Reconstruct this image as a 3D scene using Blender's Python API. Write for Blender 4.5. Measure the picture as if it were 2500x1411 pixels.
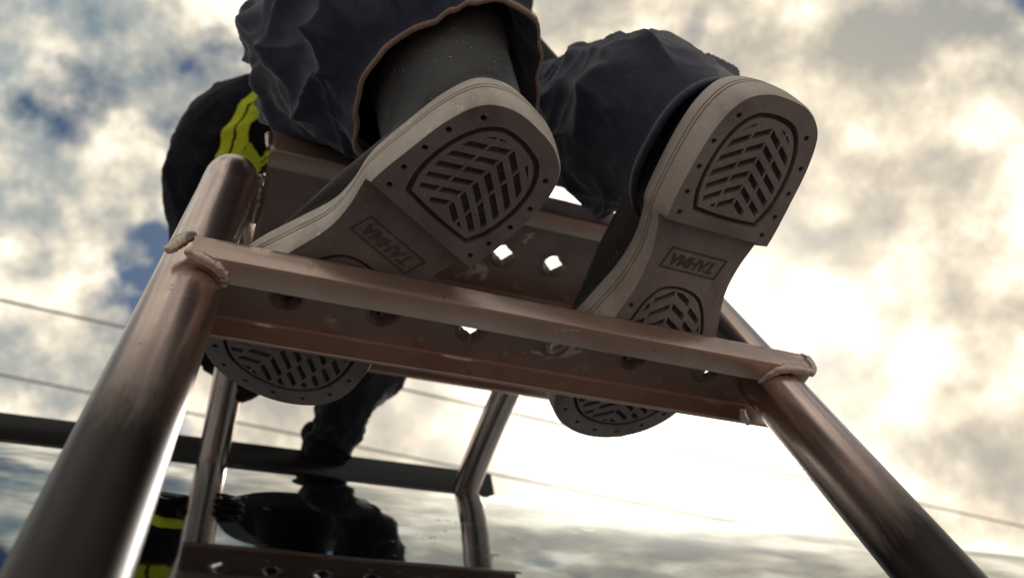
import bpy, bmesh, math, random
from mathutils import Vector, Matrix, noise
from mathutils.geometry import delaunay_2d_cdt
random.seed(7)
sc = bpy.context.scene
for o in list(bpy.data.objects):
    bpy.data.objects.remove(o)
col = sc.collection

# ------------------------------------------------------------------ camera
# world axes: X along the rungs, Y towards the tank, Z up; the camera stands at the origin, ground 0.85 m below
F = 2000.0                                   # focal length in photo pixels (2500 wide)
U = Vector((-381, 1387, F)).normalized()
Rr = Vector((6200, -1262, F)).normalized()
Rr = (Rr - U * Rr.dot(U)).normalized()
Hh = Rr.cross(U)
if Hh.z < 0:
    Hh = -Hh
RT = Vector((Rr.x, Hh.x, U.x)); UP = Vector((Rr.y, Hh.y, U.y)); FW = Vector((Rr.z, Hh.z, U.z))


def ray(px, py):
    return RT * ((px - 1250) / F) + UP * (-(py - 705) / F) + FW


def onz(px, py, z):
    d = ray(px, py)
    return d * (z / d.z)


cam = bpy.data.cameras.new('camera')
cam.sensor_width = 36.0
cam.lens = 36.0 * F / 2500.0
cam.clip_start = 0.02
cam.clip_end = 4000
cam.dof.use_dof = True
cam.dof.focus_distance = 0.60
cam.dof.aperture_fstop = 7.0
co = bpy.data.objects.new('camera', cam)
col.objects.link(co)
co.matrix_world = Matrix(((RT.x, UP.x, -FW.x, 0), (RT.y, UP.y, -FW.y, 0), (RT.z, UP.z, -FW.z, 0), (0, 0, 0, 1)))
sc.camera = co

# ------------------------------------------------------------------ sky, sun, exposure
sun_dir = ray(1560, 960).normalized()
sun_el = math.asin(sun_dir.z)
sun_az = math.atan2(sun_dir.x, sun_dir.y)
sc.view_settings.view_transform = 'Standard'
sc.view_settings.look = 'None'
sc.view_settings.exposure = 0.0
sc.view_settings.gamma = 1.0
sc.view_settings.use_curve_mapping = False

w = bpy.data.worlds.new('World')
sc.world = w
w.use_nodes = True
nt = w.node_tree
nt.nodes.clear()


def N(t, ty, **kw):
    n = t.nodes.new(ty)
    for k, v in kw.items():
        setattr(n, k, v)
    return n


def setin(n, **kw):
    for k, v in kw.items():
        n.inputs[k.replace('_', ' ')].default_value = v


def ramp(t, fac, stops, interp='LINEAR'):
    r = t.nodes.new('ShaderNodeValToRGB')
    r.color_ramp.interpolation = interp
    e = r.color_ramp.elements
    while len(e) > 1:
        e.remove(e[-1])
    e[0].position = stops[0][0]
    c = stops[0][1]
    e[0].color = (*c, 1) if not isinstance(c, float) else (c, c, c, 1)
    for p, c in stops[1:]:
        x = e.new(p)
        x.color = (*c, 1) if not isinstance(c, float) else (c, c, c, 1)
    t.links.new(fac, r.inputs['Fac'])
    return r.outputs['Color']


def mixc(t, fac, a, b, mode='MIX'):
    m = t.nodes.new('ShaderNodeMix')
    m.data_type = 'RGBA'
    m.blend_type = mode
    for i, v in ((0, fac), (6, a), (7, b)):
        if hasattr(v, 'is_output'):
            t.links.new(v, m.inputs[i])
        else:
            m.inputs[i].default_value = v if i == 0 else ((*v, 1) if len(v) == 3 else v)
    return m.outputs[2]


def math_(t, op, a, b=None, clamp=False):
    m = t.nodes.new('ShaderNodeMath')
    m.operation = op
    m.use_clamp = clamp
    for i, v in ((0, a), (1, b)):
        if v is None:
            continue
        if hasattr(v, 'is_output'):
            t.links.new(v, m.inputs[i])
        else:
            m.inputs[i].default_value = v
    return m.outputs[0]


def noisetex(t, vec, scale, detail=5, rough=.55, dist=0.0):
    n = t.nodes.new('ShaderNodeTexNoise')
    n.inputs['Scale'].default_value = scale
    n.inputs['Detail'].default_value = detail
    n.inputs['Roughness'].default_value = rough
    n.inputs['Distortion'].default_value = dist
    if vec is not None:
        t.links.new(vec, n.inputs['Vector'])
    return n.outputs['Fac']


tc = N(nt, 'ShaderNodeTexCoord')
mp = N(nt, 'ShaderNodeMapping')
nt.links.new(tc.outputs['Generated'], mp.inputs['Vector'])
mp.inputs['Location'].default_value = (6.85, -13.48, 14.43)
mp.inputs['Rotation'].default_value = (0.0, 0.0, 0.3)
sky = N(nt, 'ShaderNodeTexSky')
sky.sky_type = 'NISHITA'
sky.sun_disc = False
sky.sun_elevation = sun_el
sky.sun_rotation = sun_az
sky.air_density = 1.2
sky.dust_density = .3
sky.ozone_density = 1.6
skyc = mixc(nt, 1.0, sky.outputs['Color'], (.05, .055, .055), 'MULTIPLY')
vm = N(nt, 'ShaderNodeVectorMath', operation='DOT_PRODUCT')
nt.links.new(tc.outputs['Generated'], vm.inputs[0])
vm.inputs[1].default_value = tuple(sun_dir)
cosang = math_(nt, 'MAXIMUM', vm.outputs['Value'], 0.0)
n_big = noisetex(nt, mp.outputs[0], 4.2, 6, .52, .05)
n_shade = noisetex(nt, mp.outputs[0], 7.5, 8, .57, .08)
gap0 = ramp(nt, n_big, [(.39, 0.0), (.455, 1.0)])
gap = math_(nt, 'MAXIMUM', gap0, ramp(nt, cosang, [(.90, 0.0), (.96, 1.0)]))            # 0 = open blue, 1 = cloud
away = ramp(nt, n_shade, [(.39, (.20, .28, .32)), (.47, (.44, .47, .45)), (.53, (.80, .74, .61)), (.60, (1.25, 1.16, .97))])
near = ramp(nt, n_shade, [(.38, (.42, .38, .32)), (.46, (.62, .54, .42)), (.53, (.92, .79, .60)), (.60, (1.3, 1.17, .93))])
cloudc = mixc(nt, ramp(nt, cosang, [(.72, 0.0), (.93, 1.0)]), away, near)
# thin cloud lights up around the sun behind it
glow1 = math_(nt, 'POWER', cosang, 75.0)
glow2 = math_(nt, 'POWER', cosang, 10.0)
glow = math_(nt, 'ADD', math_(nt, 'MULTIPLY', glow1, 1.7), math_(nt, 'MULTIPLY', glow2, .25))
gl = N(nt, 'ShaderNodeVectorMath', operation='SCALE')
gl.inputs[0].default_value = (1.0, .95, .83)
nt.links.new(glow, gl.inputs['Scale'])
fin = mixc(nt, 1.0, mixc(nt, gap, skyc, cloudc), gl.outputs[0], 'ADD')
bg = N(nt, 'ShaderNodeBackground')
nt.links.new(fin, bg.inputs['Color'])
bg.inputs['Strength'].default_value = 1.0
wo = N(nt, 'ShaderNodeOutputWorld')
nt.links.new(bg.outputs[0], wo.inputs['Surface'])

sl = bpy.data.lights.new('sun', 'SUN')
sl.energy = 2.2
sl.angle = math.radians(10)
sl.color = (1.0, .95, .88)
so = bpy.data.objects.new('sun', sl)
col.objects.link(so)
so.rotation_euler = (-sun_dir).to_track_quat('-Z', 'Y').to_euler()

# ------------------------------------------------------------------ materials


def mat(name):
    m = bpy.data.materials.new(name)
    m.use_nodes = True
    t = m.node_tree
    b = t.nodes['Principled BSDF']
    tcn = t.nodes.new('ShaderNodeTexCoord')
    return m, t, b, tcn.outputs['Object']


def bump(t, b, h, strength, dist):
    n = t.nodes.new('ShaderNodeBump')
    n.inputs['Strength'].default_value = strength
    n.inputs['Distance'].default_value = dist
    t.links.new(h, n.inputs['Height'])
    t.links.new(n.outputs[0], b.inputs['Normal'])


def stretch(t, vec, s):
    m = t.nodes.new('ShaderNodeMapping')
    m.inputs['Scale'].default_value = s
    t.links.new(vec, m.inputs['Vector'])
    return m.outputs[0]


def rubber(name, c, dirt=(.16, .12, .10), rough=.55, amount=.5, chips=False):
    m, t, b, ob = mat(name)
    n1 = noisetex(t, ob, 26, 8, .65)
    f = ramp(t, n1, [(.42, 0.0), (.72, amount)])
    c1 = mixc(t, f, c, dirt)
    n2 = noisetex(t, ob, 300, 3, .6)
    n5 = noisetex(t, ob, 11, 5, .6, .8)
    c1 = mixc(t, ramp(t, n5, [(.46, 0.0), (.66, .55)]), c1, tuple(x * .5 for x in dirt))
    n6 = noisetex(t, ob, 420, 2, .5)
    c1 = mixc(t, ramp(t, n6, [(.70, 0.0), (.73, .8)]), c1, (.55, .50, .44))
    sc_ = noisetex(t, stretch(t, ob, (1, .12, 1)), 190, 4, .7, .3)
    c1 = mixc(t, ramp(t, sc_, [(.60, 0.0), (.70, .35)]), c1, tuple(min(.6, x * 1.5) for x in c))
    c2 = mixc(t, ramp(t, n2, [(.3, 0.0), (.75, .35)]), c1, tuple(x * .55 for x in c))
    if chips:
        n3 = noisetex(t, stretch(t, ob, (1, 1, 1.6)), 120, 6, .7, .6)
        n4 = noisetex(t, ob, 16, 3, .5)
        ch = math_(t, 'MULTIPLY', ramp(t, n3, [(.60, 0.0), (.63, 1.0)]), ramp(t, n4, [(.5, 0.0), (.58, 1.0)]))
        c2 = mixc(t, ch, c2, (.72, .69, .62))
    t.links.new(c2, b.inputs['Base Color'])
    t.links.new(ramp(t, n1, [(.3, rough - .1), (.7, rough + .2)]), b.inputs['Roughness'])
    hh = math_(t, 'ADD', n2, math_(t, 'MULTIPLY', n1, .6))
    bump(t, b, hh, .35, .0008)
    return m


M_sole = rubber('sole_rubber', (.205, .180, .192), (.11, .085, .085))
M_soleR = rubber('sole_rubber_pale', (.285, .258, .268), (.16, .13, .125))
M_floor = rubber('tread_groove_rubber', (.10, .09, .09), (.05, .045, .05), .8)
M_side = rubber('sidewall_rubber', (.56, .50, .45), (.34, .29, .26), .5, .45, True)
M_sideR = rubber('sidewall_rubber_clean', (.52, .455, .42), (.34, .29, .26), .5, .35)
M_upper = rubber('boot_upper_rubber', (.040, .043, .048), (.075, .068, .066), .42, .4)


def textured_side():
    m, t, b, ob = mat('foxing_rubber')
    n1 = noisetex(t, ob, 30, 6, .6)
    c = mixc(t, ramp(t, n1, [(.4, 0.0), (.7, .5)]), (.54, .48, .43), (.34, .29, .26))
    n3 = noisetex(t, stretch(t, ob, (1, 1, 1.6)), 120, 6, .7, .6)
    n4 = noisetex(t, ob, 16, 3, .5)
    ch = math_(t, 'MULTIPLY', ramp(t, n3, [(.55, 0.0), (.58, 1.0)]), ramp(t, n4, [(.44, 0.0), (.52, 1.0)]))
    c = mixc(t, ch, c, (.75, .72, .66))
    t.links.new(c, b.inputs['Base Color'])
    b.inputs['Roughness'].default_value = .5
    wv = t.nodes.new('ShaderNodeTexVoronoi')
    wv.inputs['Scale'].default_value = 520
    t.links.new(stretch(t, ob, (1, 1, .8)), wv.inputs['Vector'])
    bump(t, b, math_(t, 'ADD', wv.outputs['Distance'], math_(t, 'MULTIPLY', ch, 1.5)), .5, .0012)
    return m


M_fox = textured_side()


def aluminium(name, base, rough, dirt=.35, metallic=.85, dark_refl_z=None):
    m, t, b, ob = mat(name)
    n1 = noisetex(t, ob, 9, 7, .62, .4)
    n2 = noisetex(t, stretch(t, ob, (6, 6, 260)), 8, 4, .6)
    n3 = noisetex(t, ob, 60, 6, .7)
    f = ramp(t, n1, [(.40, 0.0), (.68, dirt)])
    c = mixc(t, f, base, (base[0] * .62, base[1] * .46, base[2] * .40))
    spk = ramp(t, n3, [(.66, 0.0), (.70, .55)])
    c = mixc(t, spk, c, (.10, .075, .065))
    n5 = noisetex(t, stretch(t, ob, (70, 70, 5)), 3.2, 5, .65, .6)
    n6 = noisetex(t, ob, 13, 3, .5)
    scr = math_(t, 'MULTIPLY', ramp(t, n5, [(.64, 0.0), (.68, .75)]), ramp(t, n6, [(.48, 0.0), (.6, 1.0)]))
    c = mixc(t, scr, c, (.12, .085, .07))
    n7 = noisetex(t, stretch(t, ob, (5, 5, 60)), 3.0, 5, .65, .8)
    c = mixc(t, math_(t, 'MULTIPLY', ramp(t, n7, [(.63, 0.0), (.66, .6)]), ramp(t, n6, [(.42, 1.0), (.5, 0.0)])), c, (.85, .78, .72))
    r = math_(t, 'ADD', math_(t, 'MULTIPLY', n1, .25), rough - .1)
    b.inputs['Metallic'].default_value = metallic
    if dark_refl_z is not None:
        # dark reflection painted into the colour at the tube's foot, below a ragged edge
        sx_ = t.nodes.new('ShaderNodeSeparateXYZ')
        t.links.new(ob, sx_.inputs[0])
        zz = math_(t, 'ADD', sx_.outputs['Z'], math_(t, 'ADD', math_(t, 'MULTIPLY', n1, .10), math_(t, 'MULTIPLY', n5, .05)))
        msk = math_(t, 'MULTIPLY', math_(t, 'SUBTRACT', dark_refl_z + .12, zz), 9.0, True)
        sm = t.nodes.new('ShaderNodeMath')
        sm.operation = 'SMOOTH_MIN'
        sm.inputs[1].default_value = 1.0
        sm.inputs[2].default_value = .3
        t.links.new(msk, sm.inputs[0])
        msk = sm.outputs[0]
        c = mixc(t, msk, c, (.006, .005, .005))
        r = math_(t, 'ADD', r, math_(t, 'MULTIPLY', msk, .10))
    t.links.new(c, b.inputs['Base Color'])
    t.links.new(r, b.inputs['Roughness'])
    bump(t, b, math_(t, 'ADD', math_(t, 'MULTIPLY', n2, .04), n3), .12, .0006)
    return m


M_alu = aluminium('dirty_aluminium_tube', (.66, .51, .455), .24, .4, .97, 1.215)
M_rung = aluminium('dirty_aluminium_tread', (.56, .43, .375), .34, .5, .75)
M_web = aluminium('shade_toned_tread_underside', (.30, .235, .225), .45, .7, .5)  # recess shade put into the base colour, darker than the flanges, plus dirt noise
M_weld = aluminium('weld_metal', (.62, .53, .47), .34, .5)


def tankmat():
    m, t, b, ob = mat('polished_tank_metal')
    n1 = noisetex(t, stretch(t, ob, (1, 4, 4)), 2.2, 6, .6, .3)
    n3 = noisetex(t, ob, 45, 8, .72, .4)
    n4 = noisetex(t, ob, 5, 3, .5)
    spots = math_(t, 'MULTIPLY', ramp(t, n3, [(.60, 0.0), (.66, 1.0)]), ramp(t, n4, [(.50, 0.0), (.62, 1.0)]))
    c = mixc(t, ramp(t, n1, [(.35, 0.0), (.7, .6)]), (.33, .385, .42), (.24, .275, .28))
    c = mixc(t, spots, c, (.10, .10, .07))
    t.links.new(c, b.inputs['Base Color'])
    b.inputs['Metallic'].default_value = 1.0
    r = math_(t, 'ADD', ramp(t, n1, [(.3, .012), (.75, .06)]), math_(t, 'MULTIPLY', spots, .4))
    t.links.new(r, b.inputs['Roughness'])
    nb = noisetex(t, stretch(t, ob, (1, 1.5, 1.5)), 3.0, 2, .5)
    bump(t, b, nb, .12, .01)
    return m


M_tank = tankmat()


def plain(name, c, rough=.6, metallic=0.0, nscale=20, var=.4, bumpd=.001, bstr=.3):
    m, t, b, ob = mat(name)
    n1 = noisetex(t, ob, nscale, 6, .6)
    cc = mixc(t, ramp(t, n1, [(.35, 0.0), (.7, var)]), c, tuple(x * .5 for x in c))
    t.links.new(cc, b.inputs['Base Color'])
    b.inputs['Roughness'].default_value = rough
    b.inputs['Metallic'].default_value = metallic
    bump(t, b, n1, bstr, bumpd)
    return m


def fabric(name, c, scale=900, sheen=.35):
    m, t, b, ob = mat(name)
    n1 = noisetex(t, ob, 14, 6, .6)
    n2 = noisetex(t, ob, scale, 2, .5)
    n3 = noisetex(t, stretch(t, ob, (1, 1, .3)), 34, 6, .62, 1.2)
    cc = mixc(t, ramp(t, n1, [(.35, 0.0), (.7, .5)]), c, tuple(x * .55 for x in c))
    cc = mixc(t, ramp(t, n3, [(.5, 0.0), (.8, .35)]), cc, tuple(min(1, x * 2.2 + .02) for x in c))
    t.links.new(cc, b.inputs['Base Color'])
    b.inputs['Roughness'].default_value = .8
    b.inputs['Specular IOR Level'].default_value = .12
    b.inputs['Sheen Weight'].default_value = sheen
    b.inputs['Sheen Roughness'].default_value = .45
    bump(t, b, math_(t, 'ADD', math_(t, 'MULTIPLY', n2, .25), math_(t, 'MULTIPLY', n3, 2.0)), .35, .0025)
    return m


M_trouser = fabric('navy_trouser_cloth', (.030, .035, .066), 900, .3)
M_jacket = fabric('navy_jacket_cloth', (.007, .008, .015), 900, .04)
M_stripe = fabric('yellow_stripe_cloth', (.62, .74, .04), 600, .1)
M_hem = fabric('tan_hem_tape', (.27, .20, .17), 1500, .2)
M_glove = fabric('black_glove_leather', (.018, .018, .018), 300, .0)
M_skin = plain('skin', (.45, .28, .2), .5)
M_helmet = plain('black_helmet_shell', (.02, .02, .022), .35)
M_dark = plain('dark_steel_rail', (.014, .012, .011), .5, .3, 30, .5)
M_cable = plain('glare_pale_cable', (.38, .40, .39), .6)  # sky glare over the line put into the pale base colour
M_ground = plain('dusty_brown_yard', (.38, .30, .265), .9, 0, 1.5, .35, .01, .5)

# ------------------------------------------------------------------ helpers


def add(name, me, m=None, parent=None, smooth=True):
    o = bpy.data.objects.new(name, me)
    col.objects.link(o)
    if m is not None:
        me.materials.append(m)
    if smooth:
        for p in me.polygons:
            p.use_smooth = True
    if parent is not None:
        o.parent = parent
    return o


def mesh(name, v, f):
    me = bpy.data.meshes.new(name)
    me.from_pydata([tuple(x) for x in v], [], f)
    me.update()
    return me


def empty(name, loc=(0, 0, 0)):
    o = bpy.data.objects.new(name, None)
    col.objects.link(o)
    o.location = loc
    o.empty_display_size = .1
    return o


def tag(o, label, cat, group=None):
    o['label'] = label
    o['category'] = cat
    if group:
        o['group'] = group
    return o


def sharp(o, ang=35):
    me = o.data
    bm = bmesh.new()
    bm.from_mesh(me)
    for e in bm.edges:
        if len(e.link_faces) == 2 and e.calc_face_angle(0) > math.radians(ang):
            e.smooth = False
    bm.to_mesh(me)
    bm.free()


def catmull(pts, n, closed=False):
    pts = [Vector(p) for p in pts]
    out = []
    L = len(pts)
    segs = L if closed else L - 1
    for s in range(segs):
        g = (lambda i: pts[i % L]) if closed else (lambda i: pts[max(0, min(L - 1, i))])
        p0, p1, p2, p3 = g(s - 1), g(s), g(s + 1), g(s + 2)
        for k in range(n):
            t = k / n
            out.append(.5 * ((2 * p1) + (p2 - p0) * t + (2 * p0 - 5 * p1 + 4 * p2 - p3) * t * t + (3 * p1 - p0 - 3 * p2 + p3) * t ** 3))
    if not closed:
        out.append(pts[-1])
    return out


def tube(path, rad, nr=24, cap=True, disp=None):
    """loft a round tube along path; rad = number or list; disp(i, angle) -> extra radius"""
    path = [Vector(p) for p in path]
    n = len(path)
    if not isinstance(rad, (list, tuple)):
        rad = [rad] * n
    v, f = [], []
    t0 = (path[1] - path[0]).normalized()
    nx = Vector((1, 0, 0)) if abs(t0.x) < .9 else Vector((0, 1, 0))
    nx = (nx - t0 * nx.dot(t0)).normalized()
    for i in range(n):
        t = (path[min(i + 1, n - 1)] - path[max(i - 1, 0)]).normalized()
        nx = (nx - t * nx.dot(t)).normalized()
        ny = t.cross(nx)
        for k in range(nr):
            a = 2 * math.pi * k / nr
            r = rad[i] + (disp(i, a) if disp else 0)
            v.append(path[i] + (nx * math.cos(a) + ny * math.sin(a)) * r)
    for i in range(n - 1):
        for k in range(nr):
            a, b = i * nr + k, i * nr + (k + 1) % nr
            f.append((a, b, b + nr, a + nr))
    if cap:
        f.append(tuple(range(nr - 1, -1, -1)))
        f.append(tuple((n - 1) * nr + k for k in range(nr)))
    return v, f


def box(v, f, lo, hi):
    b = len(v)
    for z in (lo[2], hi[2]):
        for y in (lo[1], hi[1]):
            for x in (lo[0], hi[0]):
                v.append((x, y, z))
    for q in ((0, 2, 3, 1), (4, 5, 7, 6), (0, 1, 5, 4), (2, 6, 7, 3), (0, 4, 6, 2), (1, 3, 7, 5)):
        f.append(tuple(b + i for i in q))


def inpoly(p, poly):
    x, y = p
    c = False
    j = len(poly) - 1
    for i in range(len(poly)):
        xi, yi = poly[i]
        xj, yj = poly[j]
        if (yi > y) != (yj > y) and x < (xj - xi) * (y - yi) / (yj - yi) + xi:
            c = not c
        j = i
    return c


def cdt(outer, holes, steiner=(), rings=()):
    """triangulate outer minus holes in 2D; rings are extra constraint loops. returns verts2d, faces, loops"""
    pts, edges = [], []
    loops = []

    def loop(pl):
        b = len(pts)
        pts.extend(Vector((p[0], p[1])) for p in pl)
        n = len(pl)
        edges.extend((b + i, b + (i + 1) % n) for i in range(n))
        loops.append(list(range(b, b + n)))
    loop(outer)
    for h_ in holes:
        loop(h_)
    nl = len(loops)
    for r_ in rings:
        loop(r_)
    for s in steiner:
        pts.append(Vector(s))
    v, e, f, ov, oe, of = delaunay_2d_cdt(pts, edges, [], 0, 1e-7)
    mp_ = {}
    for i, src in enumerate(ov):
        for s in src:
            mp_[s] = i
    loops = [[mp_[i] for i in l] for l in loops[:nl]]
    ff = []
    for t in f:
        cx = sum(v[i].x for i in t) / len(t)
        cy = sum(v[i].y for i in t) / len(t)
        if inpoly((cx, cy), outer) and not any(inpoly((cx, cy), h_) for h_ in holes):
            a, b, c = (v[t[0]], v[t[1]], v[t[2]])
            if abs((b - a).cross(c - a)) < 1e-12:
                continue
            ff.append(tuple(t))
    return v, ff, loops


def plate(outer, holes, zf, depth, steiner=(), outerwall=True, holewall=True):
    """downward facing plate with real holes; walls rise by depth(x,y) or a constant"""
    v2, ff, loops = cdt(outer, holes, steiner)
    V = [(p.x, p.y, zf(p.x, p.y)) for p in v2]
    FF = []
    for t in ff:
        a, b, c = (Vector(v2[i]) for i in t[:3])
        FF.append(tuple(t) if (b - a).cross(c - a) < 0 else tuple(reversed(t)))
    dz = depth if callable(depth) else (lambda x, y: depth)
    for li, l in enumerate(loops):
        if (li == 0 and not outerwall) or (li > 0 and not holewall):
            continue
        b = len(V)
        for i in l:
            x, y, z = V[i]
            V.append((x, y, z + dz(x, y)))
        n = len(l)
        area = sum(V[l[i]][0] * V[l[(i + 1) % n]][1] - V[l[(i + 1) % n]][0] * V[l[i]][1] for i in range(n))
        for i in range(n):
            q = (l[i], l[(i + 1) % n], b + (i + 1) % n, b + i)
            ccw = area > 0
            if (li == 0) != ccw:
                q = q[::-1]
            FF.append(q)
    return V, FF


def circ(x, y, r, n=12, f=None):
    return [(x + (r if f is None else r * f(2 * math.pi * k / n)) * math.cos(2 * math.pi * k / n),
             y + (r if f is None else r * f(2 * math.pi * k / n)) * math.sin(2 * math.pi * k / n)) for k in range(n)]


# ------------------------------------------------------------------ ground
GZ = -.85
g = add('ground', mesh('ground', [(-600, -600, GZ), (600, -600, GZ), (600, 600, GZ), (-600, 600, GZ)], [(0, 1, 2, 3)]), M_ground)
g['kind'] = 'structure'

# ------------------------------------------------------------------ tank with polished round shell
TR, TCy, TCz = 2.0, 2.394, -.479
tank = empty('storage_tank', (0.5, TCy, GZ))
tag(tank, 'polished round metal tank mirroring the clouds behind the ladder', 'tank')
prof = []
for k in range(0, 121):
    a = math.radians(184 - (184 + 4) * k / 120)
    prof.append((TCy + TR * math.cos(a), TCz + TR * math.sin(a)))
xs = [-4 + .25 * i for i in range(37)]
V, FF = [], []
for x in xs:
    V += [(x - .5, y - TCy, z - GZ) for y, z in prof]
n = len(prof)
for i in range(len(xs) - 1):
    for k in range(n - 1):
        a = i * n + k
        FF.append((a, a + 1, a + n + 1, a + n)[::-1])
    FF.append((i * n + n - 1, i * n, (i + 1) * n, (i + 1) * n + n - 1)[::-1])
shell = add('shell', mesh('shell', V, FF), M_tank, tank)
sharp(shell)
for xe, d in ((-4, -1), (5, 1)):
    V = [(xe - .5, y - TCy, z - GZ) for y, z in prof]
    add('end_cap', mesh('end_cap', V, [tuple(range(n)) if d < 0 else tuple(reversed(range(n)))]), M_tank, tank, False)
V, FF = [], []
box(V, FF, (-3.6, -.55, .0), (3.6, .55, .24))
add('base_frame', mesh('base_frame', V, FF), M_dark, tank, False)
# dark rail along the crest of the tank
p = ray(1205, 1180)
RAILX = (p * (1.075 / p.y)).x


def railbox(x0, x1, y0, y1, z0, z1, bev=.004):
    bm = bmesh.new()
    bmesh.ops.create_cube(bm, size=1, matrix=Matrix.Translation(((x0 + x1) / 2, (y0 + y1) / 2, (z0 + z1) / 2)) @ Matrix.Diagonal((x1 - x0, y1 - y0, z1 - z0, 1)))
    bmesh.ops.bevel(bm, geom=list(bm.edges), offset=bev, segments=2, affect='EDGES')
    me = bpy.data.meshes.new('rail')
    bm.to_mesh(me)
    bm.free()
    return me


rail = add('crest_rail', railbox(-3.6, RAILX, 1.075, 1.115, 1.012, 1.084), M_dark)
tag(rail, 'long dark box rail lying along the crest of the tank', 'rail')

# ------------------------------------------------------------------ ladder
ladder = empty('ladder', (.2, .2, -.85))
tag(ladder, 'dusty bent aluminium tube ladder with perforated treads climbing over the tank', 'ladder')
TUBE_R = .0236


def stile_path(side):
    pts = []
    if side < 0:
        X = lambda z: -.043 + (z - .236) * .028
        Y = lambda z: .312 + (z - .236) * .155
        xu = .006
    else:
        X = lambda z: .449 - (z - .236) * .01
        Y = lambda z: .314 + (z - .236) * .14
        xu = .440
    for z in (-.85, -.6, -.3, 0, .2, .35, .5, .6, .68):
        pts.append((X(z), Y(z), z))
    x0 = X(.72)
    pts += [(x0, Y(.72) - .001, .722), (x0 + .001, Y(.72) + .016, .758), (x0 + .003, Y(.72) + .046, .786),
            (x0 * .7 + xu * .3, .50, .836), (x0 * .4 + xu * .6, .58, .893), (x0 * .15 + xu * .85, .655, .951), (xu, .715, .986), (xu, .78, 1.003), (xu, .86, 1.010), (xu, .95, 1.010), (xu, 1.04, 1.004), (xu, 1.10, .998)]
    return catmull(pts, 8)


LOFF = Vector(ladder.location)
for s in (-1, 1):
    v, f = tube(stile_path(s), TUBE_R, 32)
    o = add('stile', mesh('stile', [x - LOFF for x in v], f), M_alu, ladder)


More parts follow.
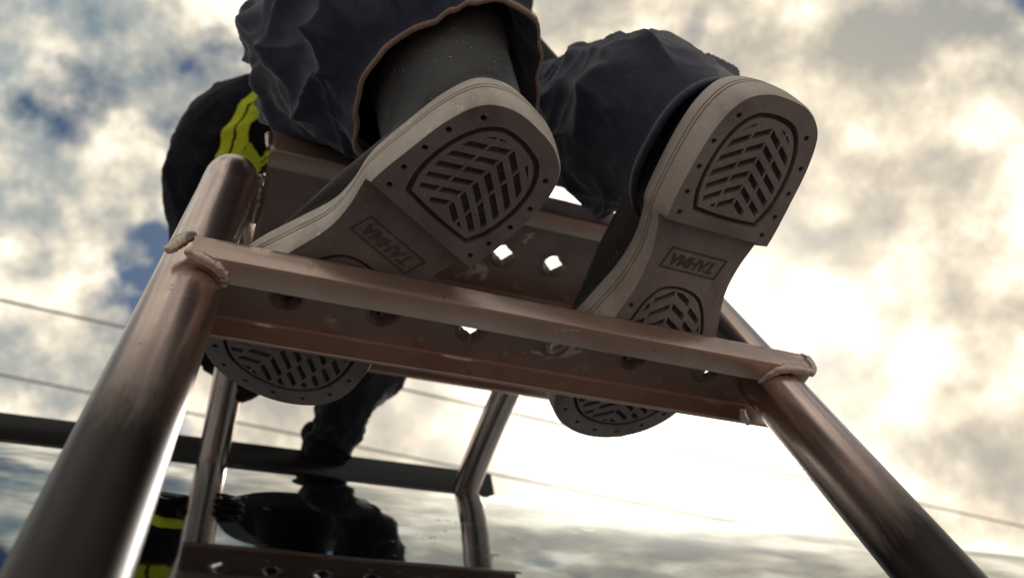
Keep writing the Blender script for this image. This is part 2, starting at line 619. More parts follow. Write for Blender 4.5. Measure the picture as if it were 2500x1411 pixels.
def rung(x0, x1, yf, yb, zt, H, lipf, lipr, holes, small, zlow=None):
    """perforated channel tread: web with dimpled toothed holes, front and rear flange, turned-in lips"""
    V, FF = [], []
    # web
    yi0, yi1 = yf + .005, yb - .005
    nx = int((x1 - x0) / .006)
    outer = [(x0 + (x1 - x0) * i / nx, yi0) for i in range(nx + 1)] + [(x1 - (x1 - x0) * i / nx, yi1) for i in range(nx + 1)]
    hl, rings = [], []
    for i, (hx, hy, hr) in enumerate(holes):
        ph = random.uniform(0, 1.5)
        tooth = (lambda ph: (lambda a: 1 + .17 * math.cos(4 * a + ph) + .06 * math.cos(8 * a + ph) + .05 * math.sin(3 * a + ph)))(ph)
        hl.append(circ(hx, hy, hr, 32, tooth))
        rings.append(circ(hx, hy, hr * 1.42, 28))
        rings.append(circ(hx, hy, hr * 1.75, 28))
    for (hx, hy, hr) in small:
        rings.append(circ(hx, hy, hr, 14))
        rings.append(circ(hx, hy, hr * .55, 10))
    st = [(hx, hy) for hx, hy, hr in small]
    gx = int((x1 - x0) / .007)
    for a_ in range(1, gx):
        for b_ in range(1, 12):
            q = (x0 + (x1 - x0) * a_ / gx, yi0 + (yi1 - yi0) * b_ / 12)
            if all(math.hypot(q[0] - h_[0], q[1] - h_[1]) > h_[2] * 1.85 for h_ in holes) and all(math.hypot(q[0] - h_[0], q[1] - h_[1]) > h_[2] * 1.15 for h_ in small):
                st.append(q)
    v2, ff, loops = cdt(outer, hl, st, rings)
    for pnt in v2:
        z = zt
        for (hx, hy, hr) in holes:
            d = math.hypot(pnt.x - hx, pnt.y - hy)
            if d < hr * 1.3:
                z = zt + .0035
            elif d < hr * 1.6:
                z = zt - .0030
        for (hx, hy, hr) in small:
            d = math.hypot(pnt.x - hx, pnt.y - hy)
            if d < hr * .8:
                z = zt - .0022 if d < hr * .3 else zt - .0018
        V.append((pnt.x, pnt.y, z))
    for t in ff:
        a, b, c = (Vector(v2[i]) for i in t[:3])
        FF.append(tuple(t) if (b - a).cross(c - a) > 0 else tuple(reversed(t)))
    # flanges
    def scal(x, k):
        a = noise.noise(Vector((x * 35, k * 9.1, zt * 7))) * .0016
        d = (math.sin(x * 2 * math.pi / .0345 + k) > .78)
        return (a * 1.4 - (.0026 if d else 0)) if k == 0 else a * .3
    pf = [(yi0, zt), (yf + .002, zt - .0006), (yf + .0004, zt - .0025), (yf, zt - .006), (yf, zt - H * .5), (yf, zt - H + .005), (yf + .0012, zt - H + .0014), (yf + .005, zt - H), (yf + lipf, zt - H + .0005)]
    pr = [(yb - lipr, zt - H), (yb - .004, zt - H), (yb - .001, zt - H + .0015), (yb, zt - H + .005), (yb, zt - H * .5), (yb, zt - .006), (yb - .002, zt - .0008), (yi1, zt)]
    for side, pfl in ((0, pf), (1, pr)):
        b = len(V)
        m_ = len(pfl)
        for i in range(nx + 1):
            x = x0 + (x1 - x0) * i / nx
            for j, (y, z) in enumerate(pfl):
                jj = j if side == 0 else m_ - 1 - j
                dzz = 0
                if jj in (1, 2, 3):
                    dzz = scal(x, side) * (1.2 if jj == 1 else .9 if jj == 2 else .5)
                warp = noise.noise(Vector((x * 9, y * 20, z * 20 + side))) * .0006
                V.append((x, y + (warp if 2 < jj else 0) - (dzz if jj in (1, 2) else 0) * (-.6 if side == 0 else .6), z + dzz))
        for i in range(nx):
            for j in range(m_ - 1):
                a = b + i * m_ + j
                FF.append((a, a + 1, a + m_ + 1, a + m_)[::-1])
    o = add('rung', mesh('rung', [Vector(x) - LOFF for x in V], FF), M_rung, ladder)
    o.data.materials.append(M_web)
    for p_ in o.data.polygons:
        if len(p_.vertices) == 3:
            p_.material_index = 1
    bm = bmesh.new()
    bm.from_mesh(o.data)
    bmesh.ops.remove_doubles(bm, verts=bm.verts, dist=.0004)
    bmesh.ops.recalc_face_normals(bm, faces=bm.faces)
    bm.to_mesh(o.data)
    bm.free()
    for p_ in o.data.polygons:
        p_.use_smooth = True
    sharp(o, 50)
    md = o.modifiers.new('sheet', 'SOLIDIFY')
    md.thickness = .0022
    md.offset = 0
    wn = o.modifiers.new('flat', 'WEIGHTED_NORMAL')
    wn.keep_sharp = True
    wn.weight = 80
    return o


P1 = .0712
r1 = rung(-.037, .466, .320, .389, .512, .024, .019, .004,
          [(.032 + P1 * k, .356, .0076) for k in range(6)], [(.0 + P1 * k + .067, .3765, .0050) for k in range(6)])
r2 = rung(.0, .424, .361, .500, .800, .040, .020, .006,
          [(.020 + .0640 * k, .444, .0098) for k in range(1, 7)], [(.05 + .064 * k, .487, .005) for k in range(6)])
r3 = rung(-.012, .478, .656, .736, .932, .026, .018, .006,
          [(.04 + P1 * k, .69, .0095) for k in range(6)], [(.075 + P1 * k, .722, .005) for k in range(6)])
r1['label'] = 'nearest perforated tread under both boots'
r2['label'] = 'wider perforated tread behind the left boot'
r3['label'] = 'upper tread mirrored in the tank'


def weld(pts, rad, parent, seed=0):
    path = catmull(pts, 10)
    nn = len(path)
    rad *= .72
    rr = [rad * (.55 + .45 * math.sin(math.pi * min(1, max(0, i / (nn - 1)))) + .25 * noise.noise(Vector((i * .45, seed, 0)))) for i in range(nn)]
    v, f = tube(path, rr, 14, True, lambda i, a: rad * .16 * abs(math.sin(i * 1.35)) + rad * .22 * noise.noise(Vector((math.cos(a) * 1.5, math.sin(a) * 1.5 + seed, i * .33))))
    o = add('weld_bead', mesh('weld_bead', [x - LOFF for x in v], f), M_weld, parent)
    o.parent = parent
    return o


weld([(-.0385, .3225, .514), (-.043, .320, .505), (-.047, .3215, .497), (-.052, .324, .491)], .0055, r1, 1)
weld([(-.040, .3205, .4905), (-.030, .3215, .487), (-.020, .326, .487), (-.0135, .333, .488), (-.0125, .342, .490)], .0055, r1, 2)
weld([(.468, .3215, .512), (.470, .320, .503), (.470, .321, .493), (.467, .324, .487)], .0045, r1, 3)
weld([(.466, .321, .4885), (.452, .320, .486), (.438, .322, .486), (.428, .330, .487), (.425, .342, .489)], .0050, r1, 4)
weld([(.424, .372, .489), (.430, .381, .489), (.440, .388, .490)], .005, r1, 5)
weld([(-.003, .366, .800), (-.004, .362, .788), (-.003, .361, .775), (-.002, .362, .762)], .0045, r2, 6)
weld([(-.003, .405, .775), (-.004, .42, .782), (-.003, .445, .79), (-.002, .47, .798)], .0055, r2, 7)
weld([(-.003, .40, .765), (-.003, .395, .76)], .005, r2, 8)

# ------------------------------------------------------------------ overhead lines


def cable(a, b, rad, lab):
    a, b = Vector(a), Vector(b)
    d = (b - a)
    pts = [a + d * (t / 40.0) for t in range(-240, 281, 20)]
    v, f = tube(pts, rad, 10)
    o = add('power_line', mesh('power_line', v, f), M_cable)
    tag(o, lab, 'cable', 'overhead lines crossing the sky')


cable((-1.52 * 1.6, 3.94 * 1.6, 8), (8.56 * 1.6, 4.78 * 1.6, 8), .016, 'thin overhead line higher in the sky, farther above the tank')
cable((-1.51 * 1.6, 4.61 * 1.6, 8), (2.05 * 1.6, 4.95 * 1.6, 8), .016, 'thin overhead line low in the sky, just above the tank crest')

# ------------------------------------------------------------------ firefighter
person = empty('person', (.2, .3, .51))
tag(person, 'person in navy work clothes and rubber boots climbing the ladder, bent over the tank', 'person')
POFF = Vector(person.location)


def pm(name, v, f):
    return mesh(name, [Vector(x) - POFF for x in v], f)


# ---- boots
OUT = [(0, 0), (.022, .003), (.039, .016), (.0465, .04), (.049, .07), (.050, .112), (.044, .140), (.0425, .165), (.050, .198), (.058, .232), (.060, .262), (.054, .292), (.037, .319), (.012, .335),
       (-.014, .337), (-.040, .327), (-.060, .306), (-.068, .280), (-.064, .248), (-.052, .212), (-.042, .180), (-.039, .150), (-.043, .125), (-.048, .110), (-.048, .07), (-.044, .035), (-.034, .012), (-.018, .002)]
OUTS = [(q.x, q.y) for q in catmull([(a, b, 0) for a, b in OUT], 5, True)]
BREAST = .112


def spring(y):
    return .016 * max(0, (y - .25) / .087) ** 2


def zb(x, y):
    if y < BREAST + .0005:
        return 0.0
    a = max(0.0, 1 - (y - BREAST) / .095)
    return .015 * a * (1.35 - .35 * a) + spring(y)


def clip_y(poly, yc, keep_low):
    out = []
    n_ = len(poly)
    for i in range(n_):
        a, b = poly[i], poly[(i + 1) % n_]
        ia = (a[1] <= yc) if keep_low else (a[1] >= yc)
        ib = (b[1] <= yc) if keep_low else (b[1] >= yc)
        if ia:
            out.append(a)
        if ia != ib:
            t = (yc - a[1]) / (b[1] - a[1])
            out.append((a[0] + (b[0] - a[0]) * t, yc))
    res = []
    for q in out:
        if not res or math.hypot(q[0] - res[-1][0], q[1] - res[-1][1]) > 1e-5:
            res.append(q)
    return res


def offset_in(poly, d):
    """inward offset of a smooth ccw loop"""
    n_ = len(poly)
    area = sum(poly[i][0] * poly[(i + 1) % n_][1] - poly[(i + 1) % n_][0] * poly[i][1] for i in range(n_))
    s = 1 if area > 0 else -1
    out = []
    for i in range(n_):
        a, b = Vector(poly[i - 1]), Vector(poly[(i + 1) % n_])
        t = (b - a).normalized()
        out.append((poly[i][0] - t.y * s * d, poly[i][1] + t.x * s * d))
    return out


def clip_convex(poly, clip):
    """Sutherland-Hodgman against a convex-ish ccw clip polygon"""
    res = list(poly)
    n_ = len(clip)
    for i in range(n_):
        a, b = clip[i], clip[(i + 1) % n_]
        inp, res = res, []
        if not inp:
            break

        def side(p):
            return (b[0] - a[0]) * (p[1] - a[1]) - (b[1] - a[1]) * (p[0] - a[0])
        for k in range(len(inp)):
            p, q = inp[k - 1], inp[k]
            sp, sq = side(p), side(q)
            if (sp >= 0) != (sq >= 0):
                t = sp / (sp - sq)
                res.append((p[0] + (q[0] - p[0]) * t, p[1] + (q[1] - p[1]) * t))
            if sq >= 0:
                res.append(q)
    out = []
    for q in res:
        if not out or math.hypot(q[0] - out[-1][0], q[1] - out[-1][1]) > 2e-4:
            out.append(q)
    if len(out) > 1 and math.hypot(out[0][0] - out[-1][0], out[0][1] - out[-1][1]) < 2e-4:
        out.pop()
    return out


def parea(p):
    return abs(sum(p[i][0] * p[(i + 1) % len(p)][1] - p[(i + 1) % len(p)][0] * p[i][1] for i in range(len(p)))) / 2


HEEL_D = [(q.x, q.y) for q in catmull([(0, .0155, 0), (.016, .0185, 0), (.027, .030, 0), (.0330, .047, 0), (.0350, .066, 0), (.0335, .084, 0), (.0285, .0985, 0)], 4)] + \
         [(.014, .0995), (0, .1, 0)[:2], (-.014, .0995)] + \
         [(q.x, q.y) for q in catmull([(-.0285, .0985, 0), (-.0335, .084, 0), (-.0350, .066, 0), (-.0330, .047, 0), (-.027, .030, 0), (-.016, .0185, 0), (0, .0155, 0)], 4)][:-1]
HEEL_D = [(x * 1.05, (y - .06) * 1.05 + .0595) for x, y in HEEL_D]
FORE = [(q.x, q.y) for q in catmull([(.0, .168, 0), (.020, .173, 0), (.0325, .189, 0), (.040, .212, 0), (.0455, .245, 0), (.0435, .272, 0), (.034, .297, 0), (.014, .314, 0), (-.012, .317, 0), (-.035, .308, 0), (-.0505, .287, 0), (-.0535, .262, 0), (-.0465, .232, 0), (-.036, .205, 0), (-.029, .186, 0), (-.018, .172, 0)], 4, True)]


def slots(region, veins, y0, y1, pitch, th, ang, gap=.0016, stag=0.0):
    res = []
    ta = math.tan(math.radians(ang))
    k = 0
    y = y0
    while y < y1:
        for i in range(len(veins) - 1):
            xa, xb = veins[i] + gap / 2, veins[i + 1] - gap / 2
            off = stag * (abs(i - (len(veins) - 1) / 2 + .5)) * pitch
            yy = lambda x: y + abs(x) * ta + off
            q = [(xa, yy(xa) - th / 2), (xb, yy(xb) - th / 2), (xb, yy(xb) + th / 2), (xa, yy(xa) + th / 2)]
            c = clip_convex(q, region)
            if len(c) >= 3 and parea(c) > 6e-6:
                res.append(c)
        y += pitch
        k += 1
    return res


def make_boot(mirror, loc, rotz, pitch, roll, scl, lean, msole, mside, mfox, lab):
    boot = empty('rubber_boot')
    boot.parent = person
    boot['label'] = lab
    sx = -1 if mirror else 1
    T = Matrix.Translation(loc) @ Matrix.Rotation(rotz, 4, 'Z') @ Matrix.Translation((0, .23, 0)) @ Matrix.Rotation(pitch, 4, 'X') @ Matrix.Rotation(roll, 4, 'Y') @ Matrix.Translation((0, -.23, 0)) @ Matrix.Diagonal((scl[0], scl[1], 1, 1))
    boot.matrix_local = Matrix.Translation(-POFF) @ T

    def bp(name, V, FF, m, sm=False, flip=True):
        V = [(x * sx, y, z) for x, y, z in V]
        if mirror and flip:
            FF = [tuple(reversed(q)) for q in FF]
        o = add(name, mesh(name, V, FF), m, boot, sm)
        return o
    # heel plate
    heel_out = clip_y(OUTS, BREAST, True)
    pins = []
    for (px_, py_) in [(.0415, .045), (.043, .066), (.0425, .087), (.040, .104), (-.0405, .045), (-.0420, .066), (-.0415, .087), (-.0395, .104), (.032, .022), (-.031, .022)]:
        pins.append(circ(px_, py_, .0022, 10))
    V, FF = plate(heel_out, [HEEL_D] + pins, lambda x, y: 0.0, lambda x, y: .006 if math.hypot(x, y - .06) < .06 and offs_in(x, y) else .017)
    bp('heel_plate', V, FF, msole)
    shr = lambda kx, ky: [(x * kx, (y - .058) * ky + .058) for x, y in HEEL_D]
    isl = shr(.90, .91)
    veins = [-.036, -.0125, .0015, .0145, .036]
    sl_ = slots(shr(.81, .82), veins, .002, .1, .0116, .0056, 34)
    V, FF = plate(isl, sl_, lambda x, y: .0005, .006)
    bp('heel_tread', V, FF, msole)
    fl, ffl, _ = cdt(HEEL_D, [])
    bp('heel_groove', [(q.x, q.y, .0052) for q in fl], [tuple(reversed(t)) for t in ffl], M_floor)
    # arch and forefoot plate
    fore_out = clip_y(OUTS, BREAST, False)
    pins = []
    for (px_, py_) in [(.0465, .206), (.051, .226), (.0525, .248), (.051, .270), (.045, .291), (.032, .310), (.014, .3245), (-.008, .327), (-.030, .320), (-.049, .306), (-.0595, .284), (-.059, .260), (-.053, .236), (-.0445, .212), (-.039, .192)]:
        pins.append(circ(px_, py_, .0022, 10))
    grid = [(x * .012, y) for x in range(-6, 7) for y in [.115 + .012 * k for k in range(19)]]
    inner = offset_in(fore_out, .003)
    grid = [q for q in grid if inpoly(q, inner) and not inpoly(q, FORE) and all(math.hypot(q[0] - c[0][0] + .0022, q[1] - c[0][1]) > .004 for c in pins) and not inpoly(q, offset_in(FORE, -.002))]
    V, FF = plate(fore_out, [FORE] + pins, zb, lambda x, y: .0055 if inpoly((x, y), inner) else .012, grid)
    bp('sole_plate', V, FF, msole)
    veins = [-.054, -.036, -.021, -.0025, .014, .029, .048]
    sl_ = slots(offset_in(FORE, .0045), veins, .145, .32, .0125, .0052, 33, .0022, .28)
    isl = offset_in(FORE, .0030)
    V, FF = plate(isl, sl_, lambda x, y: zb(x, y) + .0004, .006, [])
    bp('forefoot_tread', V, FF, msole)
    fl, ffl, _ = cdt(FORE, [])
    bp('forefoot_groove', [(q.x, q.y, zb(q.x, q.y) + .0052) for q in fl], [tuple(reversed(t)) for t in ffl], M_floor)
    # side wall, foxing and upper as stacked rings
    n_ = len(OUTS)

    def ringpt(i, h, d, yfrac=1.0, xfrac=1.0, yback=0.0, cx=0.0):
        x, y = OUTS[i]
        c = Vector((0, min(max(y, .05), .27)))
        q = Vector((x, y)) - c
        q = c + q * (1 + d / max(q.length, .01))
        yy = q.y * yfrac
        yy = yy + yback * (1 - yy / .34)
        X_ = q.x * xfrac + cx
        k_ = min(1, max(0, (h - .072) / .030))
        k_ = k_ * k_ * (3 - 2 * k_)
        if k_ > 0:                                   # above the vamp the ring becomes the round ankle and shaft
            b_ = .5 * (yfrac * .337 - yback)
            yc_ = yback + b_
            a_ = .039 + .05 * max(0, h - .12)
            th_ = math.atan2((yy - yc_) / b_, X_ / a_)
            X_ = X_ * (1 - k_) + a_ * math.cos(th_) * k_
            yy = yy * (1 - k_) + (yc_ + b_ * math.sin(th_)) * k_
        return (X_, yy, h)
    def stack(name, rows, m, first_zb=False):
        V, FF = [], []
        for ri, (h, d, yf_, xf_, yb_) in enumerate(rows):
            for i in range(n_):
                x, y, z = ringpt(i, h, d, yf_, xf_, yb_)
                s_ = spring(OUTS[i][1]) * max(0, 1 - h / .12)
                if first_zb and ri == 0:
                    z = zb(OUTS[i][0], OUTS[i][1])
                elif first_zb and ri == 1:
                    z = zb(OUTS[i][0], OUTS[i][1]) + .003
                else:
                    z = h + s_
                if h > .11:
                    x += lean[0] * (h - .11) * sx
                    y += lean[1] * (h - .11)
                V.append((x, y, z))
        for r_ in range(len(rows) - 1):
            for i in range(n_):
                a, b = r_ * n_ + i, r_ * n_ + (i + 1) % n_
                FF.append((a, b, b + n_, a + n_))
        return bp(name, V, FF, m, True)
    s1 = stack('sidewall', [(0, 0, 1, 1, 0), (.003, .0012, 1, 1, 0), (.018, .002, 1, 1, 0), (.0245, .0021, 1, 1, 0), (.0252, -.0006, 1, 1, 0), (.0266, -.0006, 1, 1, 0), (.0273, .0019, 1, 1, 0), (.0298, .0019, 1, 1, 0), (.0305, -.0007, 1, 1, 0), (.0319, -.0007, 1, 1, 0), (.0326, .0016, 1, 1, 0), (.0336, .0016, 1, 1, 0)], mside, True)
    sharp(s1, 40)
    stack('foxing_band', [(.0335, .0016, 1, 1, 0), (.040, .0010, .998, 1, .0005), (.050, -.0003, .993, .99, .001), (.0525, -.0018, .992, .985, .0012), (.053, -.004, .99, .98, .0014)], mfox)
    rows = [(.052, -.003, .992, .985, .001)]
    for k in range(5):
        h = .0535 + .0028 * k
        rows += [(h, -.0032 - .0007 * k, .985 - .006 * k, .975 - .012 * k, .001 + .0004 * k), (h + .0009, -.0042 - .0007 * k, .983 - .006 * k, .972 - .012 * k, .0013 + .0004 * k), (h + .0019, -.0042 - .0007 * k, .982 - .006 * k, .97 - .012 * k, .0013 + .0004 * k)]
    rows += [(.068, -.006, .87, .88, .004), (.071, -.006, .75, .85, .005), (.076, -.005, .63, .83, .006), (.084, -.005, .53, .82, .007), (.096, -.005, .46, .81, .008), (.120, -.005, .42, .80, .007),
             (.155, -.004, .41, .81, .003), (.17, -.002, .41, .82, -.002), (.19, 0, .42, .84, -.004), (.20, 0, .425, .85, -.005)]
    V, FF = [], []
    stack('upper', rows, M_upper)
    # moulded name in a slanted frame under the arch
    cu = bpy.data.curves.new('lettering', 'FONT')
    cu.body = 'TAHMA'
    cu.size = .0135
    cu.shear = .35
    cu.align_x = 'CENTER'
    cu.align_y = 'CENTER'
    cu.extrude = .0007
    cu.offset = .0003
    tmp = bpy.data.objects.new('tmp', cu)
    col.objects.link(tmp)
    dg = bpy.context.evaluated_depsgraph_get()
    me = bpy.data.meshes.new_from_object(tmp.evaluated_get(dg))
    bpy.data.objects.remove(tmp)
    yc = .146
    zc = zb(0, yc)
    slope = (zb(0, yc + .006) - zb(0, yc - .006)) / .012
    for vv in me.vertices:
        x, y, z = vv.co
        X_, Y_ = -x * .92 + sx * .002, yc + y
        vv.co = (X_, Y_, zb(0, Y_) - z - .0001)
    for p_ in me.polygons:
        p_.use_smooth = False
    me.materials.clear()
    add('lettering', me, M_floor, boot, False)
    fr = [(-.030, -.0085), (.026, -.0085), (.031, .0085), (-.025, .0085)]
    V, FF = [], []
    for i in range(4):
        a, b = Vector(fr[i]), Vector(fr[(i + 1) % 4])
        d = (b - a).normalized()
        nn_ = Vector((-d.y, d.x)) * .0006
        a2, b2 = a - d * .0006, b + d * .0006
        bs = len(V)
        for q in (a2 + nn_, b2 + nn_, b2 - nn_, a2 - nn_):
            for zz in (-.0008, .001):
                X_, Y_ = -q.x * .95 + sx * .002, yc + q.y
                V.append((X_, Y_, zb(0, Y_) + zz))
        for q in ((0, 2, 4, 6), (0, 1, 3, 2), (2, 3, 5, 4), (4, 5, 7, 6), (6, 7, 1, 0)):
            FF.append(tuple(bs + k_ for k_ in q))
    add('lettering_frame', mesh('lettering_frame', V, FF), M_floor, boot, False)
    return boot


_heel_in = offset_in(HEEL_D, -.0008)


def offs_in(x, y):
    if inpoly((x, y), _heel_in):
        return True
    # pin walls are shallow, the outer rim is deep
    return inpoly((x, y), offset_in(clip_y(OUTS, BREAST, True), .002))


bootR = make_boot(False, Vector((.3459, .1198, .5176)), .0412, -.0654, -.0254, (.986, 1.011), (-.15, .12), M_soleR, M_sideR, M_sideR, 'paler right boot with a clean sole')
bootL = make_boot(True, Vector((.1675, .1824, .5161)), .5241, .0475, .0106, (1.037, .972), (-.34, -.05), M_sole, M_side, M_fox, 'darker left boot with chipped sidewall')

# ---- trousers: two wrinkled legs lofted from cuff to seat


def wrinkle(th, s, seed, amp):
    """cloth folds: sharp crests that run round and along the limb, fading in and out; s in metres"""
    c, d = math.cos(th), math.sin(th)
    n1 = noise.noise(Vector((c * 1.1 + seed, d * 1.1, s * 7)))
    n2 = noise.noise(Vector((c * 1.5, d * 1.5 - seed, s * 9 + 4)))
    n3 = noise.noise(Vector((c * 2.2, d * 2.2, s * 14 + seed * 2)))
    ph = s * 62 + 2.4 * math.sin(th + seed) + 5.0 * n1
    r1 = (1 - abs(math.sin(ph * .5))) ** 1.4
    m1 = min(1, max(0, .55 + 1.6 * n2))
    ph2 = th * 6 + s * 20 + 5.5 * n2 + seed
    r2 = (1 - abs(math.sin(ph2 * .5))) ** 1.8
    m2 = min(1, max(0, .5 + 1.8 * n3))
    ph3 = th * 3 - s * 60 + 4 * n3
    r3 = (1 - abs(math.sin(ph3 * .5))) ** 2.2 * min(1, max(0, .3 - 2 * n1))
    f = noise.noise(Vector((c * 5, d * 5 + seed, s * 34)))
    ph4 = s * 210 + 3 * math.sin(2 * th + seed) + 7 * n2 + 3 * n3
    r4 = (1 - abs(math.sin(ph4 * .5))) ** 1.6 * min(1, max(0, .35 + 2.2 * n1))
    ph5 = th * 11 - s * 40 + 8 * n1 + 4 * n3
    r5 = (1 - abs(math.sin(ph5 * .5))) ** 2 * min(1, max(0, .25 - 2.4 * n2))
    return amp * (.34 * r4 + .30 * r5 + 1.0 * r1 * m1 + 1.25 * r2 * m2 + .8 * r3 + .9 * n1 + .22 * f - .6)


def leg(path, radii, cuffR, cuffc, seed, nr=256, amp=.010, ns=30):
    pts = catmull(path, ns)
    m_ = len(pts)
    rad = []
    for i in range(m_):
        t = i / (m_ - 1) * (len(path) - 1)
        k = min(int(t), len(path) - 2)
        rad.append(radii[k] + (radii[k + 1] - radii[k]) * (t - k))
    v, f = [], []
    ring0 = None
    nx = Vector((1, 0, 0))
    slen = 0
    for i in range(m_):
        if i:
            slen += (pts[i] - pts[i - 1]).length
        t = (pts[min(i + 1, m_ - 1)] - pts[max(i - 1, 0)]).normalized()
        bl = min(1, max(0, (i - 1) / (ns * 1.2)))
        bl = bl * bl * (3 - 2 * bl)
        tt = (Vector((0, 0, 1)) * (1 - bl) + t * bl).normalized()
        nx = Vector((1, 0, 0))
        nx = (nx - tt * nx.dot(tt)).normalized()
        ny = tt.cross(nx)
        for k in range(nr):
            a = 2 * math.pi * k / nr
            r_ = rad[i] + wrinkle(a, slen, seed, amp * min(1, .12 + slen * 12))
            if cuffR is not None:
                r_ = cuffR(a) * (1 - bl) + r_ * bl
            off = (nx * math.cos(a) + ny * math.sin(a)) * r_
            base = pts[i] if cuffc is None else (Vector(cuffc) + (pts[i] - pts[0])) * (1 - bl) + pts[i] * bl
            v.append(base + off)
    for i in range(m_ - 1):
        for k in range(nr):
            a, b = i * nr + k, i * nr + (k + 1) % nr
            f.append((a, b, b + nr, a + nr))
    f.append(tuple((m_ - 1) * nr + k for k in range(nr)))
    return v, f, v[:nr]


CC = Vector((.135, .232, .66))
ctab = [(.069, .299), (.063, .273), (.059, .243), (.068, .211), (.084, .188), (.102, .174), (.115, .160), (.127, .150), (.153, .141), (.181, .148), (.194, .170), (.200, .195)]
cpol = sorted((math.atan2(y - CC.y, x - CC.x) % (2 * math.pi), math.hypot(x - CC.x, y - CC.y)) for x, y in ctab)
cpol += [(math.radians(20), .075), (math.radians(70), .085), (math.radians(110), .09)]
cpol.sort()


def cuffL(a):
    a %= 2 * math.pi
    n_ = len(cpol)
    for i in range(n_):
        a0, r0 = cpol[i]
        a1, r1_ = cpol[(i + 1) % n_]
        if i == n_ - 1:
            a1 += 2 * math.pi
        aa = a if a >= cpol[0][0] else a + 2 * math.pi
        if a0 <= aa <= a1:
            t = (aa - a0) / (a1 - a0)
            t = t * t * (3 - 2 * t)
            return r0 + (r1_ - r0) * t
    return .08


legL = [CC, onz(1010, 150, .72), onz(900, 140, .80), onz(838, 120, .90), onz(840, 60, 1.02), onz(930, 20, 1.18), Vector((.19, .36, 1.34))]
radL = [.075, .092, .098, .100, .100, .105, .12]
vl, fl_, hemL = leg(legL, radL, cuffL, CC, 1.7, amp=.013)
CR = Vector((.336, .206, .594))
legR = [CR, onz(1605, 315, .68), onz(1530, 305, .78), onz(1480, 290, .89), onz(1400, 275, 1.00), onz(1200, 240, 1.16), Vector((.26, .36, 1.34))]
radR = [.064, .086, .092, .084, .072, .085, .10]
vr, fr_, hemR = leg(legR, radR, lambda a: 1 / math.sqrt((math.cos(a) / .049) ** 2 + (math.sin(a) / .070) ** 2) + .002 * math.sin(3 * a + 1), CR, 5.3, amp=.010)
b = len(vl)
V = vl + vr
FF = fl_ + [tuple(b + i for i in q) for q in fr_]
pv, pf_ = tube(catmull([(.225, .27, 1.30), (.225, .33, 1.36), (.222, .40, 1.42), (.218, .47, 1.47)], 6), [.12 + .0025 * i for i in range(19)], 48)
b = len(V)
V += pv
FF += [tuple(b + i for i in q) for q in pf_]
trousers = add('trousers', pm('trousers', V, FF), M_trouser, person)
md = trousers.modifiers.new('cloth', 'SOLIDIFY')
md.thickness = .0025
md.offset = -1
for hem, hm_ in ((hemL, M_hem), (hemR, M_trouser)):
    ring = [Vector(q) for q in hem]
    n_ = len(ring)
    c = sum(ring, Vector()) / n_
    V, FF = [], []
    prof_ = [(.0002, .0088), (.0012, .0083), (.0014, .0004), (.0004, -.0010), (-.0018, -.0010), (-.0030, .0004), (-.0032, .010)]
    for i in range(n_):
        o_ = (ring[i] - c)
        o_.z = 0
        o_.normalize()
        for d, z in prof_:
            z2 = z + .0003 * math.sin(i * 1.9)
            V.append(ring[i] + o_ * d + Vector((0, 0, z2)))
    m_ = len(prof_)
    for i in range(n_):
        for j in range(m_ - 1):
            a, bb = i * m_ + j, ((i + 1) % n_) * m_ + j
            FF.append((a, bb, bb + 1, a + 1))
    add('hem', pm('hem', V, FF), hm_, trousers)

for hem in (hemL,):
    ring = [Vector(q) for q in hem]
    n_ = len(ring)
    c = sum(ring, Vector()) / n_
    V, FF = [], []
    for row, hz in enumerate((.0085, .0115)):
        for i in range(0, n_, 1):
            a_, b_ = ring[i], ring[(i + 1) % n_]
            o1 = (a_ - c); o1.z = 0; o1.normalize()
            p0, p1 = a_ + o1 * .0016 + Vector((0, 0, hz)), a_.lerp(b_, .62) + o1 * .0016 + Vector((0, 0, hz))
            tv_, tf_ = tube([p0, p0.lerp(p1, .5) + o1 * .0004, p1], .00035, 5)
            bs = len(V)
            V += tv_
            FF += [tuple(bs + k_ for k_ in q) for q in tf_]
    add('stitching', pm('stitching', V, FF), M_hem, trousers)

# ---- body (head, neck, torso, arms, legs as one skinned figure, mostly inside the clothes)


def skin(name, verts, edges, root, m, sub=2):
    me = bpy.data.meshes.new(name)
    me.from_pydata([tuple(Vector(v[:3]) - POFF) for v in verts], edges, [])
    o = add(name, me, m, person, False)
    sk = o.modifiers.new('skin', 'SKIN')
    sk.use_smooth_shade = True
    for i, v in enumerate(verts):
        r_ = v[3]
        me.skin_vertices[0].data[i].radius = (r_, r_ if len(v) < 5 else v[4])
        me.skin_vertices[0].data[i].use_root = (i == root)
    sb = o.modifiers.new('sub', 'SUBSURF')
    sb.levels = sub
    sb.render_levels = sub
    return o


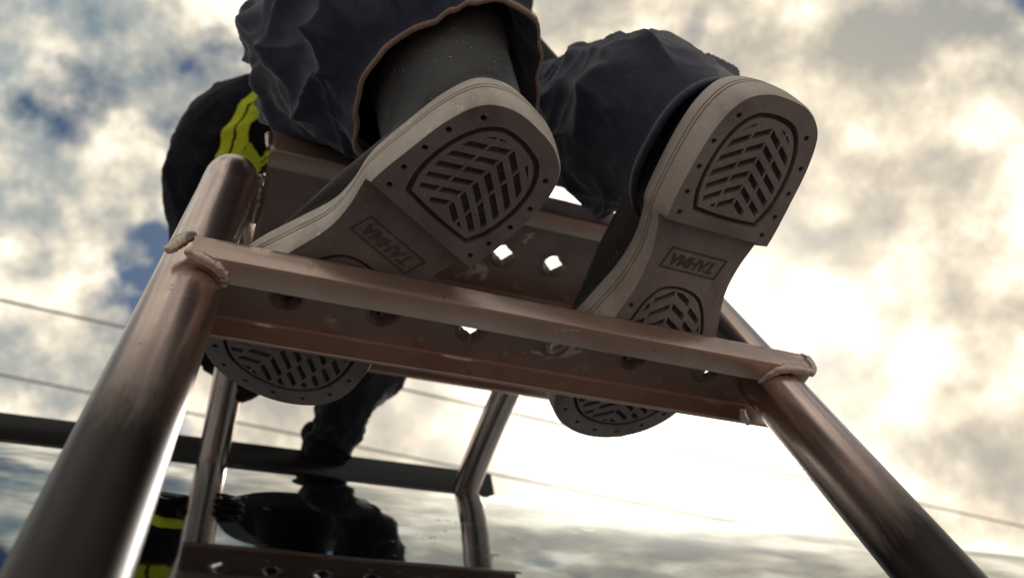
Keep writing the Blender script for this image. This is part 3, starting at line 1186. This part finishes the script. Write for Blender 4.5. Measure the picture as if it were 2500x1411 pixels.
ankL, ankR = (.1275, .2517, .60), (.342, .20, .60)
shinL, shinR = (.155, .25, .76), (.31, .235, .78)
kneeL, kneeR = tuple(onz(838, 110, .97)), tuple(onz(1385, 300, .98))
shL, shR = tuple(onz(800, 255, 1.46)), (.36, .74, 1.50)
elL = tuple(onz(512, 440, 1.26))
elR = (.315, .93, 1.30)
wrL = tuple(onz(512, 850, 1.085))
wrR = tuple(onz(822, 1040, 1.085))
body = skin('body', [(.22, .36, 1.36, .11), (.21, .50, 1.47, .11), (.205, .68, 1.54, .12), (.205, .80, 1.56, .06), (.205, .88, 1.57, .05), (.205, .96, 1.57, .075), (.205, 1.03, 1.55, .08),
                     (*shL, .055), (*elL, .038), (*wrL, .026), (*shR, .055), (*elR, .038), (*wrR, .026),
                     (.17, .35, 1.32, .085), (*kneeL, .05), (*shinL, .035), (*ankL, .028), (.27, .35, 1.32, .085), (*kneeR, .05), (*shinR, .035), (*ankR, .028)],
            [(0, 1), (1, 2), (2, 3), (3, 4), (4, 5), (5, 6), (2, 7), (7, 8), (8, 9), (2, 10), (10, 11), (11, 12), (0, 13), (13, 14), (14, 15), (15, 16), (0, 17), (17, 18), (18, 19), (19, 20)], 0, M_jacket)

# jacket: torso and two wrinkled sleeves
tv, tf = tube(catmull([(.22, .40, 1.40), (.215, .48, 1.46), (.21, .60, 1.52), (.205, .72, 1.55), (.205, .80, 1.565)], 8), [.165, .168, .17, .172, .174, .176, .178, .18] * 2 + [.18, .178, .176, .174, .172, .17, .168, .166] + [.165, .16, .15, .14, .125, .11, .095, .08, .07], 56, True,
              lambda i, a: wrinkle(a, i * .014, 3.1, .008))


def sleeve(path, radii, seed, amp, nr=72, ns=12):
    pts = catmull(path, ns)
    m_ = len(pts)
    rad = []
    for i in range(m_):
        t = i / (m_ - 1) * (len(path) - 1)
        k = min(int(t), len(path) - 2)
        rad.append(radii[k] + (radii[k + 1] - radii[k]) * (t - k))
    v, f = tube(pts, rad, nr, True, lambda i, a: wrinkle(a, i * .008, seed, amp))
    return v, f, pts, rad


slL_path = [shL, tuple(onz(665, 285, 1.40)), tuple(onz(565, 325, 1.33)), tuple(onz(512, 415, 1.27)), tuple(onz(500, 540, 1.21)), tuple(onz(503, 720, 1.13)), tuple(onz(512, 890, 1.06))]
slL_rad = [.085, .080, .074, .067, .058, .048, .042]
slR_path = [shR, (.345, .85, 1.42), elR, (.27, .985, 1.22), tuple(onz(860, 960, 1.14)), tuple(onz(822, 1050, 1.075)), tuple(onz(800, 1095, 1.045))]
slR_rad = [.085, .072, .062, .055, .050, .042, .040]
av, af, ptsL, rdL = sleeve(slL_path, slL_rad, 2.2, .0055)
cv, cf, ptsR, rdR = sleeve(slR_path, slR_rad, 8.2, .006)
V = list(tv)
FF = list(tf)
for vv, ff in ((av, af), (cv, cf)):
    b = len(V)
    V += vv
    FF += [tuple(b + i for i in q) for q in ff]
jacket = add('jacket', pm('jacket', V, FF), M_jacket, person)


def band(v, nr, i0, i1, out, name, m):
    """a strip sewn on a sleeve: rings i0..i1 of the sleeve pushed outwards"""
    V, FF = [], []
    for i in range(i0, i1 + 1):
        c = sum((Vector(v[i * nr + k]) for k in range(nr)), Vector()) / nr
        for k in range(nr):
            q = Vector(v[i * nr + k])
            V.append(q + (q - c).normalized() * (out if i0 < i < i1 else -.001))
    for i in range(i1 - i0):
        for k in range(nr):
            a, b = i * nr + k, i * nr + (k + 1) % nr
            FF.append((a, b, b + nr, a + nr))
    return add(name, pm(name, V, FF), m, jacket)




def slab(v, f, nrm, d0, d1, near, reach, name, axis):
    """strip of the sleeve between two parallel cuts, lifted off the cloth"""
    bm = bmesh.new()
    vs = [bm.verts.new(q) for q in v]
    for q in f:
        if len(q) == 4:
            bm.faces.new([vs[k] for k in q])
    bmesh.ops.delete(bm, geom=[q for q in bm.verts if (q.co - near).length > reach], context='VERTS')
    for d, inner in ((d0, True), (d1, False)):
        bmesh.ops.bisect_plane(bm, geom=list(bm.verts) + list(bm.edges) + list(bm.faces), plane_co=nrm * d, plane_no=nrm, clear_inner=inner, clear_outer=not inner)
    for q in bm.verts:
        c = min(axis, key=lambda a: (a - q.co).length)
        q.co = q.co + (q.co - c).normalized() * .0035 - POFF
    me = bpy.data.meshes.new(name)
    bm.to_mesh(me)
    bm.free()
    return add(name, me, M_stripe, jacket)


sn = (RT * .84 - FW * .42 + UP * -.06).normalized()
sp = onz(545, 292, 1.265)
sd = sn.dot(sp)
slab(av, af, sn, sd, sd + .0085, sp, .17, 'reflective_stripe', ptsL)
slab(av, af, sn, sd + .0105, sd + .019, sp, .17, 'reflective_stripe', ptsL)
band(av, 72, 62, 66, .0015, 'reflective_stripe', M_stripe)

# gloves closed on the ladder and on the rail


def glove(wr, palm, axis, across, rad, grip, lab):
    """palm over a bar along `axis`; `across` points over the bar; fingers curl round to the far side"""
    wr, palm, axis, across = Vector(wr), Vector(palm), Vector(axis).normalized(), Vector(across).normalized()
    up = axis.cross(across).normalized()
    if up.dot(wr - palm) < 0:
        up = -up
    V = [(*wr, .034), (*((wr + palm) / 2), .034), (*palm, .034)]
    E = [(0, 1), (1, 2)]
    for i, ln in enumerate((.92, 1.0, .97, .82)):
        o_ = axis * ((i - 1.5) * .0205)
        k0 = palm + o_ + across * .012 + up * .004
        chain = [k0 + across * .020 * ln, k0 + across * (grip + .012) * ln - up * .004, k0 + across * (grip + .018) * ln - up * (grip * .9), k0 + across * (grip * .55) - up * (grip * 1.65)]
        b_ = len(V)
        for j, q in enumerate(chain):
            V.append((*q, .0125 - .0012 * j))
        E.append((2, b_))
        E += [(b_ + j, b_ + j + 1) for j in range(3)]
    b_ = len(V)
    t0 = palm - axis * .030 - across * .004
    for j, q in enumerate([t0, t0 - axis * .012 - across * .012 - up * .022, t0 + axis * .004 - across * .006 - up * .046]):
        V.append((*q, .0135 - .001 * j))
    E += [(2, b_), (b_, b_ + 1), (b_ + 1, b_ + 2)]
    o = skin('glove', V, E, 0, M_glove, 1)
    o['label'] = lab
    return o


glove(onz(512, 870, 1.07), Vector((.000, .865, 1.045)), (0, 1, .05), (1, 0, -.15), 0, .034, 'black glove gripping the ladder tube')
pR = ray(795, 1112)
pR = pR * (1.075 / pR.y)
glove(onz(810, 1075, 1.07), Vector((pR.x, 1.062, 1.078)), (1, 0, 0), (0, 1, 0), 0, .036, 'black glove resting on the dark rail')

hd = skin('hood', [(.205, .78, 1.565, .085), (.205, .88, 1.575, .080), (.205, .97, 1.572, .097), (.205, 1.05, 1.55, .10), (.205, 1.07, 1.53, .085)], [(0, 1), (1, 2), (2, 3), (3, 4)], 0, M_jacket)
# helmet over the head, seen only in the tank's mirror image
bm = bmesh.new()
bmesh.ops.create_uvsphere(bm, u_segments=40, v_segments=24, radius=.135)
for v_ in list(bm.verts):
    if v_.co.z < -.02:
        v_.co.z = -.02
        d = Vector((v_.co.x, v_.co.y))
        if d.length > .12:
            d = d.normalized() * .172
            v_.co.x, v_.co.y = d.x, d.y
    v_.co.y *= 1.12
bmesh.ops.remove_doubles(bm, verts=bm.verts, dist=.0005)
me = bpy.data.meshes.new('helmet')
bm.to_mesh(me)
bm.free()
hel = add('helmet', me, M_helmet, person)
hel.matrix_local = Matrix.Translation(Vector((.205, 1.03, 1.585)) - POFF) @ Matrix.Rotation(math.radians(-38), 4, 'X')
